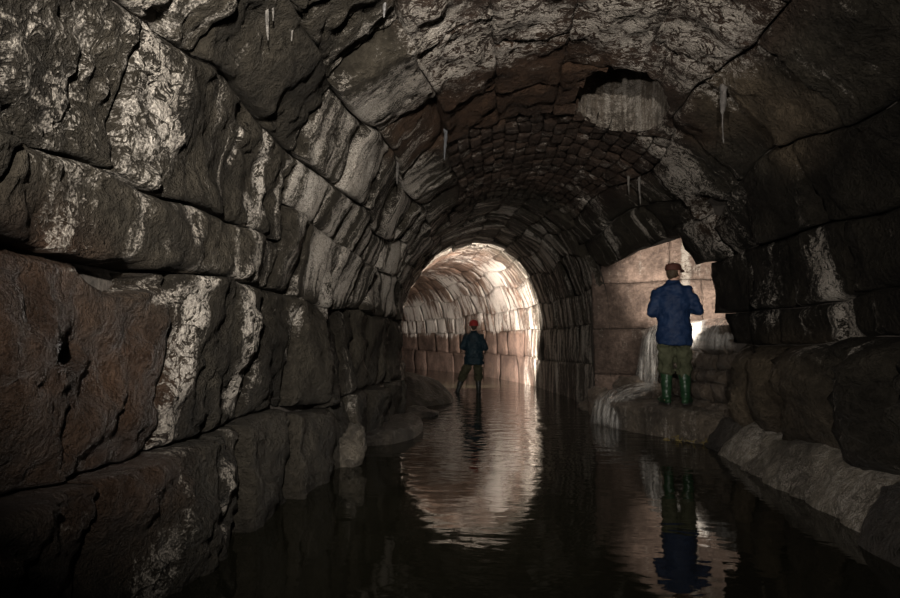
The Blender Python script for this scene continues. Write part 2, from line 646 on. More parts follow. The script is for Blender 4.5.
# ---- vault, left haunch
kw = dict(bulge=0.02, rough=0.05, rnd=0.035, tilt=0.12)
course(ceiling, 'voussoir', 1.55, 1.88, 0.5, 4.1, None, [0.5, 1.7, 4.15], off=0.07, jit=0.02, **kw)
course(ceiling, 'voussoir', 1.88, 2.55, 0.5, 4.1, None, [0.5, 2.3, 4.15], off=0.03, jit=0.02, **kw)
course(ceiling, 'voussoir', 2.55, 3.16, 0.5, 4.1, None, [0.5, 1.6, 2.7, 4.0], off=0.0, jit=0.03, **kw)
course(ceiling, 'voussoir', 3.16, 3.80, 0.5, 4.1, None, [0.5, 1.9, 3.1, 4.0], off=0.02, jit=0.03, **kw)
kw = dict(bulge=0.012, rough=0.034, rnd=0.025, tilt=0.13)
course(ceiling, 'voussoir', 1.55, 2.16, 4.15, 10.4, (0.5, 0.85), off=0.02, jit=0.045, **kw)
course(ceiling, 'voussoir', 2.16, 2.57, 4.15, 10.4, (0.5, 0.9), off=0.02, jit=0.045, **kw)
course(ceiling, 'voussoir', 2.57, 3.16, 4.0, 10.4, (0.7, 1.1), off=0.03, jit=0.045, **kw)
course(ceiling, 'voussoir', 3.16, 3.80, 4.0, 10.4, None, [4.0, 5.3, 6.4, 7.3, 8.4, 9.4, 10.4], off=0.02, jit=0.045, **kw)
# ---- crown: lime and rust crusted rubble, then courses of brick
cu = [3.80, 4.45, 5.05, 5.7, 6.31]
for k in range(4):
    course(ceiling, 'crusted_stone', cu[k], cu[k + 1], 1.6, 6.5, (0.7, 1.3), off=0.035, jit=0.012, bulge=0.005, rough=0.04, rnd=0.014, tilt=0.02, gap=0.0, rf=4.5, cell=0.04)
nb = 17
for k in range(nb):
    ua = 3.80 + (6.31 - 3.80) * k / nb
    ub = 3.80 + (6.31 - 3.80) * (k + 1) / nb
    s_ = 6.5 - (0.13 if k % 2 else 0)
    while s_ < 10.4:
        ln = random.uniform(0.24, 0.36)
        stone(ceiling, 'brick', s_, s_ + ln, ua, ub, off=random.uniform(0.0, 0.03), bulge=0.002, rough=0.022, rnd=0.013, gap=0.003, thick=0.16, tilt=0.02, cell=0.05)
        s_ += ln
# ---- vault, right haunch
kw = dict(bulge=0.02, rough=0.05, rnd=0.035, tilt=0.1)
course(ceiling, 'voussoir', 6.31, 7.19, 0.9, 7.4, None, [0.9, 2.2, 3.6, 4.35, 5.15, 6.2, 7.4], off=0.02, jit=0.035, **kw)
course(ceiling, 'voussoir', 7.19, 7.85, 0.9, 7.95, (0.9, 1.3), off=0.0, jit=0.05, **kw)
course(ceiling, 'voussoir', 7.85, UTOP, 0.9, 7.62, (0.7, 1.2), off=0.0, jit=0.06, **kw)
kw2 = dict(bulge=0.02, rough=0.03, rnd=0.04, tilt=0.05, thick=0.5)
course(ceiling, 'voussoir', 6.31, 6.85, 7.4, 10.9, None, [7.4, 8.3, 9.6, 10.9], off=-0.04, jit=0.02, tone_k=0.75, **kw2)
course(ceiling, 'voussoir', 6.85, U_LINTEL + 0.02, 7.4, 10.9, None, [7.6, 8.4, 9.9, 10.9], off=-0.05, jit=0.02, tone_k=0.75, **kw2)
# ---- right wall
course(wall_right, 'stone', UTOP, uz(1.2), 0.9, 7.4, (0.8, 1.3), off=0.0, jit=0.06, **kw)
kwb = dict(bulge=0.28, rough=0.10, rnd=0.16, tilt=0.22)
course(wall_right, 'boulder', uz(1.2), uz(0.2), 0.9, 7.35, None, [0.9, 2.0, 3.1, 3.9, 4.7, 5.9, 6.6, 7.35], off=0.05, jit=0.06, thick=0.4, **kwb)
course(wall_right, 'stone', UTOP, uz(0.78), 10.98, 30, (0.8, 1.9), rough=0.022, rnd=0.016, bulge=0.008, gap=0.004)
course(wall_right, 'stone', uz(0.78), uz(-0.4), 10.98, 30, (1.0, 2.4), off=0.02, rough=0.025, rnd=0.018, bulge=0.008, gap=0.004)
course(wall_right, 'stone', UTOP - 0.62, UTOP, 10.98, 30, (0.6, 1.1), rough=0.022, rnd=0.016, bulge=0.008, gap=0.004)
# ---- far vault
fu = [1.55, 2.15, 2.65, 3.15, 3.7, 4.25, 4.8, 5.35, 5.9, 6.45, 7.1, UTOP - 0.62]
for k in range(len(fu) - 1):
    end = 17.5 if fu[k] < 3.0 else (22 if fu[k] < 4.8 else 29)
    st_ = 10.4 if fu[k] < 6.3 else 10.9
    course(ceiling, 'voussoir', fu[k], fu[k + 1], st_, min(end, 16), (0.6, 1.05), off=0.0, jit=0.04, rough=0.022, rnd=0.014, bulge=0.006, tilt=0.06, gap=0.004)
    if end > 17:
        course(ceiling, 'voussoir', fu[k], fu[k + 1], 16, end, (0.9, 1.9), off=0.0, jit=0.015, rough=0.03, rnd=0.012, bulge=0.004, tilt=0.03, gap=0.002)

# ------------------------------------------------------------------ the side passage on the right


def plane_sf(o, d, n, up=(0, 0, 1)):
    o, d, n, up = (np.array(v, float) for v in (o, d, n, up))
    d = d / np.linalg.norm(d)
    n = n / np.linalg.norm(n)

    def f(s, u):
        s, u = np.asarray(s, float), np.asarray(u, float)
        P = o + s[:, None] * d + u[:, None] * up
        return P, np.tile(n, (len(s), 1))
    return f


def small_warp(s, u):
    q = np.stack([s * 1.3, u * 1.3, s * 0 + 4.5], -1)
    return s + 0.03 * vnoise(q, 41), u + 0.02 * vnoise(q, 42)


def flat_masks(tone, pale, wet=0.4, blotch=0.3, streaks=()):
    def f(s, u, P):
        n = fbm(P * 1.1, 3, 9)
        t = np.tile(np.array(tone), (len(s), 1)) * (1 + 0.3 * n[:, None])
        pl = np.full(s.shape, pale) + 0.1 * n
        for a, w, k in streaks:
            pl = np.maximum(pl, k * sstep(w * 1.4, w * 0.6, np.abs(s - a + 0.05 * n)))
        m = np.stack([pl, np.full(s.shape, wet), np.full(s.shape, blotch)], -1)
        return t, m
    return f


C0 = surf(np.array([10.85]), np.array([uz(1.0)]))[0][0]
side_d = np.array([1.0, -0.42, 0])
side_d = side_d / np.linalg.norm(side_d)
side_n = np.array([-0.42, -1.0, 0])
side_sf = plane_sf((C0[0] - 0.14, C0[1] + 0.06, 0), side_d, side_n)
wall_side = mesh_np('wall_back', np.array([[C0[0] - .1, C0[1] + .2, -.5], [C0[0] + 5.4, C0[1] - 2.1, -.5], [C0[0] + 5.4, C0[1] - 2.1, 3.3], [C0[0] - .1, C0[1] + .2, 3.3],
                                           [C0[0] - .1, C0[1] + .5, -.5], [C0[0] + 5.4, C0[1] - 1.8, -.5], [C0[0] + 5.4, C0[1] - 1.8, 3.3], [C0[0] - .1, C0[1] + .5, 3.3]]),
                    [(0, 1, 2, 3), (7, 6, 5, 4), (0, 4, 5, 1), (3, 2, 6, 7), (1, 5, 6, 2), (0, 3, 7, 4)], MORTAR, smooth=False, recentre=False)
tag(wall_side, 'smooth pinkish ashlar wall of the side passage behind the person in blue', 'wall', kind='structure')
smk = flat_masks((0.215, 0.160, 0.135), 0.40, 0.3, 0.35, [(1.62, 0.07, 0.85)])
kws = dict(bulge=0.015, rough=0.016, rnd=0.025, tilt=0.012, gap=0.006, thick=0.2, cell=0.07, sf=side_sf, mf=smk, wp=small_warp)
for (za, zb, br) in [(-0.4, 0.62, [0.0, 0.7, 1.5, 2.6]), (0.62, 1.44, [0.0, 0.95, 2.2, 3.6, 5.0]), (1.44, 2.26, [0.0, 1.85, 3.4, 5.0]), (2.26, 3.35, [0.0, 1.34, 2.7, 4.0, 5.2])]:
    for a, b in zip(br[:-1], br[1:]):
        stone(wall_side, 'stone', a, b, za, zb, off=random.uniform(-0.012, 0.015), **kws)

# near wall and end wall of the passage, lintel slabs over its mouth
J0 = surf(np.array([7.4]), np.array([uz(1.0)]))[0][0]
near_sf = plane_sf((J0[0] + 0.16, J0[1] - 0.22, 0), (1, -0.42, 0), (0.42, 1, 0))
wall_near = empty('wall_front', (0, 0, 0))
tag(wall_near, 'dark rough jamb wall of the side passage right of the person in blue', 'wall', kind='structure')
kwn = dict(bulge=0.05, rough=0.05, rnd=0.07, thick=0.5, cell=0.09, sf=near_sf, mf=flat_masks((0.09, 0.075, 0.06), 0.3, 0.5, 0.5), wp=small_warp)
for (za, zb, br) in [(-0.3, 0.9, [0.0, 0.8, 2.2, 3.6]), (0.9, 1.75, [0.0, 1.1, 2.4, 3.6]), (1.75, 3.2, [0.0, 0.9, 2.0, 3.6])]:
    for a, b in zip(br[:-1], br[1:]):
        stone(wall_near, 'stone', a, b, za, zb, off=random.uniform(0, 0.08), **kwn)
end_sf = plane_sf((5.9, 9.6, 0), (0, -1, 0), (-1, 0, 0))
wall_end = empty('wall_end', (0, 0, 0))
tag(wall_end, 'dim block wall closing the far end of the side passage', 'wall', kind='structure')
for (za, zb) in [(0.2, 1.4), (1.4, 2.1), (2.1, 3.3)]:
    for a, b in [(-0.5, 1.0), (1.0, 2.3), (2.3, 4.0)]:
        stone(wall_end, 'stone', a, b, za, zb, sf=end_sf, mf=smk, wp=small_warp, cell=0.15)
sof_sf = plane_sf((C0[0] + 0.05, 7.0, 3.12), (0, 1, 0), (0, 0, -1), (1, 0, 0))
lintel = empty('trim_1', (0, 0, 0))
tag(lintel, 'flat stone lintel slabs roofing the mouth of the side passage', 'lintel', kind='structure')
for a, b in [(0.15, 0.75), (0.75, 1.9), (1.9, 2.9), (2.9, 4.2)]:
    for c, d in [(0.32, 1.5), (1.5, 3.0), (3.0, 4.4)]:
        stone(lintel, 'slab', a, b, c, d, off=random.uniform(0, 0.04), sf=sof_sf, mf=flat_masks((0.10, 0.085, 0.07), 0.35, 0.5, 0.5), wp=small_warp, cell=0.1, thick=0.4, rough=0.03)

# ------------------------------------------------------------------ kerb along the right-hand wall


def kerb_sf(xo):
    def f(s, u):
        s, u = np.asarray(s, float), np.asarray(u, float)
        pts = np.array([[2.2 + xo, -0.35], [2.24 + xo, 0.0], [2.44 + xo, 0.30], [2.56 + xo, 0.345], [2.9, 0.36]])
        seg = np.concatenate([[0], np.cumsum(np.hypot(*np.diff(pts, axis=0).T))])
        x = np.interp(u, seg, pts[:, 0])
        z = np.interp(u, seg, pts[:, 1])
        e = 0.04
        tx = np.interp(u + e, seg, pts[:, 0]) - np.interp(u - e, seg, pts[:, 0])
        tz = np.interp(u + e, seg, pts[:, 1]) - np.interp(u - e, seg, pts[:, 1])
        l = np.hypot(tx, tz)
        N = np.stack([-tz / l, 0 * x, tx / l], -1)
        return np.stack([x, s, z], -1), N
    return f


kerb = empty('trim_2', (0, 0, 0))
tag(kerb, 'low sloping stone kerb at the foot of the right-hand wall', 'kerb', kind='structure')
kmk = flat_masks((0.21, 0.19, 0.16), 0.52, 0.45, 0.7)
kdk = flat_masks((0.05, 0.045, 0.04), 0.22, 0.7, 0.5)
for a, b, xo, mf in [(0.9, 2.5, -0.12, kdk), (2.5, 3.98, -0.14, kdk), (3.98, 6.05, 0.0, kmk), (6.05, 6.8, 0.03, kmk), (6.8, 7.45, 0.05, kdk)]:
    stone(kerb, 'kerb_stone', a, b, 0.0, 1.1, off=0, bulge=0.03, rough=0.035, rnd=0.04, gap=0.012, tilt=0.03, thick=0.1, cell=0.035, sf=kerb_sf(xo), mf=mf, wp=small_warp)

# ------------------------------------------------------------------ shaft in the vault


def shaft():
    r = SHAFT_R + 0.03
    n, m = 40, 14
    V, T = [], []
    for j in range(m + 1):
        for i in range(n):
            a = 2 * PI * i / n
            x, y = SHAFT.x + r * math.cos(a), SHAFT.y + SHAFT_E * r * math.sin(a)
            e = min(((x - 0.5) / 2.2) ** 2, 0.98)
            z0 = SP + RV * math.sqrt(1 - e) + 0.0
            z1 = SP + RV + 1.3
            rr = 1 + 0.025 * math.sin(i * 5.1 + j) * (j > 0) + 0.02 * math.sin(i * 2.3 + j * 1.7)
            V.append((SHAFT.x + (x - SHAFT.x) * rr, SHAFT.y + (y - SHAFT.y) * rr, z0 + (z1 - z0) * j / m))
    V.append((SHAFT.x, SHAFT.y, SP + RV + 1.35))
    F = []
    for j in range(m):
        for i in range(n):
            k = (i + 1) % n
            F.append((j * n + i, (j + 1) * n + i, (j + 1) * n + k, j * n + k))
    for i in range(n):
        F.append((m * n + i, len(V) - 1, m * n + (i + 1) % n))
    V = np.array(V)
    fl = np.stack([np.arctan2(V[:, 1] - SHAFT.y, V[:, 0] - SHAFT.x), V[:, 2]], -1)
    mk = np.tile([0.62, 0.3, 0.25], (len(V), 1))
    return mesh_np('shaft_lining', V, F, ROCK, ceiling, np.tile([0.20, 0.17, 0.14], (len(V), 1)), mk, fl)


shaft()

# ------------------------------------------------------------------ rocks, slab, mound


def blob(name, c, r, label, cat, tone=(0.09, 0.08, 0.068), pale=0.3, wet=0.6, seed=0, rot=0.0, sub=4, group=None, parent=None, rough=0.22, kind=None):
    bm = bmesh.new()
    bmesh.ops.create_icosphere(bm, subdivisions=sub, radius=1)
    V = np.array([v.co[:] for v in bm.verts])
    F = [[v.index for v in f.verts] for f in bm.faces]
    bm.free()
    rs = np.random.RandomState(seed)
    for k in range(9):
        d = rs.normal(size=3)
        d /= np.linalg.norm(d)
        lim = rs.uniform(0.62, 0.9)
        q = V @ d
        V = V - np.maximum(q - lim, 0)[:, None] * d * 0.85
    V = V * (1 + rough * fbm(V * 1.6 + seed * 3.1, 4, seed)[:, None])
    V = V * np.array(r)
    ca, sa = math.cos(rot), math.sin(rot)
    V = V @ np.array([[ca, sa, 0], [-sa, ca, 0], [0, 0, 1]])
    V = V + np.array(c)
    n = len(V)
    o = mesh_np(name, V, F, ROCK, parent, np.tile(tone, (n, 1)), np.tile([pale, wet, 0.7], (n, 1)), V[:, [0, 2]])
    if label:
        tag(o, label, cat, group, kind)
    return o


def slab(name, outline, z0, z1, label, cat, tone, pale, wet, dome=0.0, rnd=0.06, rough=0.03, n=140, seed=0, blotch=0.6):
    """a stone seen from above as the given outline, with a rounded rim and an uneven top"""
    O = np.array(outline, float)
    c = O.mean(0)
    k = len(O)
    t = np.linspace(0, k, n, endpoint=False)
    i = t.astype(int)
    f = (t - i)[:, None]
    P0, P1, P2, P3 = O[(i - 1) % k], O[i], O[(i + 1) % k], O[(i + 2) % k]
    cr = 0.5 * ((2 * P1) + (-P0 + P2) * f + (2 * P0 - 5 * P1 + 4 * P2 - P3) * f ** 2 + (-P0 + 3 * P1 - 3 * P2 + P3) * f ** 3)
    ring = 0.5 * cr + 0.5 * (P1 * (1 - f) + P2 * f)
    V, F = [], []
    R = [0.0, .2, .4, .55, .7, .8, .88, .94, .98, 1.0]
    for r in R[1:]:
        xy = c + (ring - c) * r
        e = (1 - r) * np.linalg.norm(ring - c, axis=1)
        z = z1 + dome * (1 - r ** 2) - rnd * np.clip(1 - e / max(rnd * 1.6, .01), 0, 1) ** 2
        V.append(np.column_stack([xy, z]))
    for q in (0.3, 0.6, 0.8, 1.0):
        xy = c + (ring - c) * (1 + 0.02 * q)
        V.append(np.column_stack([xy, np.full(n, (z1 - rnd) * (1 - q) + z0 * q)]))
    rows = len(V)
    V = np.concatenate(V + [np.array([[c[0], c[1], z1 + dome]])])
    nz = fbm(V * 2.3 + seed, 4, seed)
    nz2 = fbm(V * 7 + seed, 3, seed + 9)
    V[:, 2] += rough * (nz + 0.35 * nz2) * (V[:, 2] > z0 + 0.01)
    V[:, :2] += 0.6 * rough * np.column_stack([vnoise(V * 3 + 9, seed), vnoise(V * 3 + 40, seed)])
    for j in range(rows - 1):
        for a in range(n):
            b = (a + 1) % n
            F.append((j * n + a, (j + 1) * n + a, (j + 1) * n + b, j * n + b))
    for a in range(n):
        F.append((len(V) - 1, a, (a + 1) % n))
    m = len(V)
    fl = np.column_stack([V[:, 0] * 0.7 - V[:, 1] * 0.7, V[:, 2]])
    o = mesh_np(name, V, F, ROCK, None, np.tile(tone, (m, 1)), np.tile([pale, wet, blotch], (m, 1)), fl)
    tag(o, label, cat)
    return o


slab('stone_platform', [(1.48, 8.85), (1.72, 8.3), (2.28, 7.42), (2.75, 7.3), (3.05, 7.9), (2.9, 9.2), (2.55, 9.9), (2.0, 10.0), (1.62, 9.5)], -0.3, 0.37,
     'flat wet stone platform jutting into the water under the person in blue', 'platform', (0.12, 0.10, 0.08), 0.5, 0.75, rnd=0.08, rough=0.035, seed=3, blotch=0.25)
slab('sediment_mound', [(-2.9, 11.0), (-2.2, 10.6), (-1.6, 11.0), (-1.05, 11.9), (-1.15, 12.8), (-1.9, 13.6), (-2.6, 14.0), (-3.0, 12.5)], -0.3, 0.05,
     'dark domed mound of sediment rising from the water against the left wall', 'mound', (0.045, 0.036, 0.028), 0.15, 0.6, dome=0.52, rnd=0.04, rough=0.05, seed=5)
slab('rock_shelf', [(-1.75, 7.0), (-1.35, 7.05), (-1.15, 7.5), (-1.12, 8.2), (-1.3, 9.0), (-1.8, 9.4)], -0.3, 0.13,
     'low flat rock shelf at the waterline in front of the dark mound', 'rock', (0.06, 0.052, 0.044), 0.36, 0.7, rnd=0.05, rough=0.03, seed=8)
blob('rock', (-1.52, 5.9, 0.16), (0.17, 0.3, 0.22), 'pale rounded rock leaning on the foot of the left wall', 'rock', (0.13, 0.115, 0.095), 0.45, 0.5, 3, 0.3)
blob('rock', (-1.42, 9.9, 0.0), (0.28, 0.4, 0.14), 'low dark rock in the water between the flat shelf and the mound', 'rock', (0.05, 0.042, 0.034), 0.2, 0.7, 6, 0.2)
blob('rock', (1.52, 11.2, 0.03), (0.2, 0.5, 0.13), 'long low rock at the waterline below the right-hand blocks', 'rock', (0.13, 0.11, 0.09), 0.45, 0.6, 9, -0.15)

# weir: layered rock wall under the passage floor
wA, wB = np.array([2.42, 10.15]), np.array([3.05, 7.55])
wd = wB - wA
wl = float(np.linalg.norm(wd))
wd = wd / wl
wn = np.array([wd[1], -wd[0]])
weir = empty('trim_3', (0, 0, 0))
tag(weir, 'weir of layered broken rock holding back the side stream', 'weir', kind='structure')


def weir_sf(s, u):
    s, u = np.asarray(s, float), np.asarray(u, float)
    back = 0.42 * np.clip((1.42 - u) / 1.1, 0, 1.2)
    xy = wA + s[:, None] * wd + wn * back[:, None]
    P = np.column_stack([xy, u])
    n = np.array([wn[0], wn[1], 0.38])
    return P, np.tile(n / np.linalg.norm(n), (len(s), 1))


for k, (za, zb) in enumerate([(0.2, 0.46), (0.46, 0.68), (0.68, 0.86), (0.86, 1.08), (1.08, 1.24), (1.24, 1.42)]):
    q = -0.1
    while q < wl + 0.1:
        ln = random.uniform(0.3, 0.75)
        stone(weir, 'stone', q, q + ln, za, zb, off=random.uniform(-0.05, 0.08), bulge=0.03, rough=0.05, rnd=0.05, thick=0.3, tilt=0.08, cell=0.05,
              sf=weir_sf, mf=flat_masks((0.15, 0.12, 0.095), 0.42, 0.9, 0.7), wp=small_warp)
        q += ln
for i, (x, y, z, r, lb) in enumerate([
        (1.56, 10.1, 0.2, (0.24, 0.26, 0.26), 'pale wet rock left of the waterfall foot'),
        (1.95, 9.72, 0.52, (0.22, 0.22, 0.18), 'wet rock in the splash of the small waterfall'),
        (2.36, 9.25, 0.50, (0.22, 0.2, 0.14), 'broken rock between the waterfall and the person in blue'),
        (2.7, 8.6, 0.5, (0.24, 0.2, 0.14), 'flat broken rock on the platform behind the green boots'),
        (2.88, 7.75, 0.52, (0.2, 0.2, 0.16), 'dark rock on the platform beside the right jamb')]):
    blob('rock', (x, y, z), r, lb, 'rock', (0.15, 0.12, 0.095), 0.42, 0.9, 20 + i, i * 0.8)

# ------------------------------------------------------------------ water, bed, waterfall


def water_material():
    t = NT('murky_water')
    pos = t.n('ShaderNodeNewGeometry').outputs['Position']
    n = t.noise(pos, 0.9, 3, 0.5)
    sep = t.n('ShaderNodeSeparateXYZ')
    t.put(sep.inputs[0], pos)
    # wavelets: livelier out in the current, calm in the near pool
    w1 = t.noise(t.vmul(pos, (2.6, 5.2, 1)), 1.0, 2, 0.5, 0.4)
    w2 = t.noise(t.vmul(pos, (7, 12, 1)), 1.0, 2, 0.5, 0.3)
    live = t.step(sep.outputs['Y'], 4.5, 10.5, 0.12, 0.9)
    h = t.math('MULTIPLY', t.math('ADD', w1, t.math('MULTIPLY', w2, 0.22)), live)
    t.principled(Base_Color=t.mix(n, (0.005, 0.005, 0.003), (0.013, 0.012, 0.0075)), Roughness=0.035, IOR=1.33, Specular_IOR_Level=0.5, Normal=t.bump(h, 0.04, 0.55))
    return t.m


WATER = water_material()


def grid(name, x0, x1, y0, y1, z, nx, ny, mat, zf=None):
    X, Y = np.meshgrid(np.linspace(x0, x1, nx), np.linspace(y0, y1, ny), indexing='ij')
    Z = np.full(X.shape, float(z)) if zf is None else zf(X, Y)
    V = np.column_stack([X.ravel(), Y.ravel(), Z.ravel()])
    idx = np.arange(nx * ny).reshape(nx, ny)
    F = np.stack([idx[:-1, :-1], idx[1:, :-1], idx[1:, 1:], idx[:-1, 1:]], -1).reshape(-1, 4)
    return mesh_np(name, V, F, mat, recentre=False)


wat = grid('water', -16, 3.4, -3, 38, 0.0, 60, 120, WATER)
tag(wat, 'still murky green-brown water covering the tunnel floor', 'water', kind='stuff')
bed = grid('floor', -16, 3.4, -3, 38, -0.1, 60, 120, MORTAR, lambda X, Y: -0.45 + 0.38 * sstep(9, 13.5, Y))
tag(bed, 'muddy stone bed under the shallow tunnel water', 'floor', kind='structure')


def fall_material(clear=False):
    t = NT('white_falling_water')
    flow = t.attr('flow').outputs['Vector']
    st = t.noise(t.vmul(flow, (34, 4.0, 1)), 1.0, 6, 0.7, 0.6)
    edge = t.attr('lime').outputs['Fac']
    a = t.math('MULTIPLY', t.step(st, 0.36, 0.70, 0.05, 0.62), edge)
    t.principled(Base_Color=(0.8, 0.77, 0.72), Roughness=0.35, Alpha=a, Specular_IOR_Level=0.6, Normal=t.bump(st, 0.03, 0.8), Transmission_Weight=0.15, IOR=1.33)
    return t.m


FALL = fall_material()


def sheet(name, path, widths, side, label, n=60, m=22, thick=0.03):
    path = np.array(path, float)
    k = len(path)
    t = np.linspace(0, k - 1, n)
    C = np.column_stack([np.interp(t, np.arange(k), path[:, j]) for j in range(3)])
    for _ in range(6):
        C[1:-1] = 0.25 * C[:-2] + 0.5 * C[1:-1] + 0.25 * C[2:]
    W = np.interp(t, np.arange(k), widths)
    sd = np.array(side, float)
    sd /= np.linalg.norm(sd)
    V, fl, ed = [], [], []
    L = np.concatenate([[0], np.cumsum(np.linalg.norm(np.diff(C, axis=0), axis=1))])
    for lay in (0, 1):
        for i in range(n):
            for j in range(m):
                q = j / (m - 1) - 0.5
                wob = 0.018 * math.sin(j * 2.1 + i * 0.13) + 0.012 * math.sin(j * 4.7 + 1)
                V.append(C[i] + sd * (W[i] * q) + np.array([wob, -wob, 0.06 * math.cos(q * PI) * lay - thick * (1 - lay)]) * (0.5 + 0.5 * min(1, i / 15)))
                fl.append((q * W[i] + 3, L[i]))
                ed.append(min(1.0, (0.5 - abs(q)) * 4.5 + 0.02) * min(1.0, i / 8 + 0.1) * min(1.0, (n - 1 - i) / 8 + 0.05))
    F = []
    for lay in (0, 1):
        b = lay * n * m
        for i in range(n - 1):
            for j in range(m - 1):
                f = (b + i * m + j, b + (i + 1) * m + j, b + (i + 1) * m + j + 1, b + i * m + j + 1)
                F.append(f if lay else f[::-1])
    o = mesh_np(name, np.array(V), F, FALL, None, uv=np.array(fl), lime=np.array(ed))
    return tag(o, label, 'waterfall', kind='stuff')


sheet('waterfall', [(2.85, 9.85, 1.455), (2.52, 9.75, 1.45), (2.34, 9.68, 1.40), (2.26, 9.64, 1.22), (2.21, 9.60, 0.95), (2.17, 9.56, 0.66), (2.14, 9.54, 0.52)],
      [0.55, 0.55, 0.55, 0.6, 0.66, 0.72, 0.76], (0.25, -1, 0), 'white veil of water falling over the weir left of the person in blue')
sheet('cascade', [(2.2, 9.5, 0.56), (2.0, 9.36, 0.52), (1.8, 9.2, 0.46), (1.6, 9.02, 0.42), (1.49, 8.92, 0.32), (1.43, 8.86, 0.12), (1.40, 8.83, -0.02)],
      [0.62, 0.74, 0.84, 0.9, 0.86, 0.8, 0.8], (0.45, -1, 0), 'thin water sliding across the left end of the platform into the pool')
sheet('water_film', [(3.4, 8.75, 1.46), (2.92, 8.62, 1.47), (2.74, 8.57, 1.42), (2.66, 8.54, 1.26), (2.62, 8.53, 1.12)],
      [1.9, 1.9, 1.9, 1.9, 1.9], (0.25, -1, 0), 'thin bright film of water sliding over the weir crest beside the jamb')
pool = slab('stream_water', [(2.62, 10.0), (3.25, 7.5), (5.6, 6.6), (5.6, 8.6)], 1.25, 1.40, 'shallow stream on the raised floor of the side passage', 'water', (0.05, 0.05, 0.04), 0.1, 0.9, rnd=0.01, rough=0.006)
pool.data.materials.clear()
pool.data.materials.append(WATER)
pool['kind'] = 'stuff'

# ------------------------------------------------------------------ people


def cloth_material(name, col, col2, rough=0.8, bumpd=0.006, scale=60):
    t = NT(name)
    pos = t.n('ShaderNodeTexCoord').outputs['Object']
    n = t.noise(pos, 9, 4, 0.6)
    f = t.noise(pos, scale, 3, 0.6)
    t.principled(Base_Color=t.mix(t.step(n, 0.35, 0.7), col, col2), Roughness=rough, Normal=t.bump(t.math('ADD', t.math('MULTIPLY', n, 1.5), f), bumpd, 0.7), Specular_IOR_Level=0.16)
    return t.m


def skin_material():
    t = NT('skin')
    c = t.attr('tone').outputs['Color']
    t.principled(Base_Color=c, Roughness=0.55)
    return t.m


SKIN = skin_material()
BLUE = cloth_material('blue_wax_jacket', (0.006, 0.016, 0.046), (0.010, 0.024, 0.063), 0.6)
TEAL = cloth_material('dark_teal_jacket', (0.006, 0.014, 0.020), (0.010, 0.023, 0.031), 0.6)
OLIVE = cloth_material('olive_trousers', (0.035, 0.038, 0.021), (0.06, 0.062, 0.036), 0.85)
OLIVE2 = cloth_material('dark_olive_trousers', (0.028, 0.028, 0.015), (0.045, 0.042, 0.025), 0.85)
GREENB = cloth_material('green_rubber', (0.008, 0.024, 0.011), (0.018, 0.042, 0.02), 0.35, 0.002, 20)
BLACKB = cloth_material('black_rubber', (0.012, 0.013, 0.012), (0.03, 0.03, 0.028), 0.35, 0.002, 20)
REDH = cloth_material('red_helmet_shell', (0.20, 0.02, 0.018), (0.25, 0.03, 0.026), 0.4, 0.001, 15)
BROWNH = cloth_material('maroon_cap_felt', (0.045, 0.016, 0.012), (0.065, 0.024, 0.017), 0.7, 0.003, 60)
BLACKP = cloth_material('black_plastic', (0.012, 0.012, 0.012), (0.02, 0.02, 0.02), 0.4, 0.001, 30)
HAIR = cloth_material('dark_hair', (0.03, 0.02, 0.012), (0.055, 0.038, 0.024), 0.6, 0.006, 120)


def lens_material():
    t = NT('lit_lens')
    t.principled(Base_Color=(0.9, 0.9, 0.85), Roughness=0.2, Emission_Color=(1.0, 0.94, 0.85), Emission_Strength=6.0)
    return t.m


LENS = lens_material()


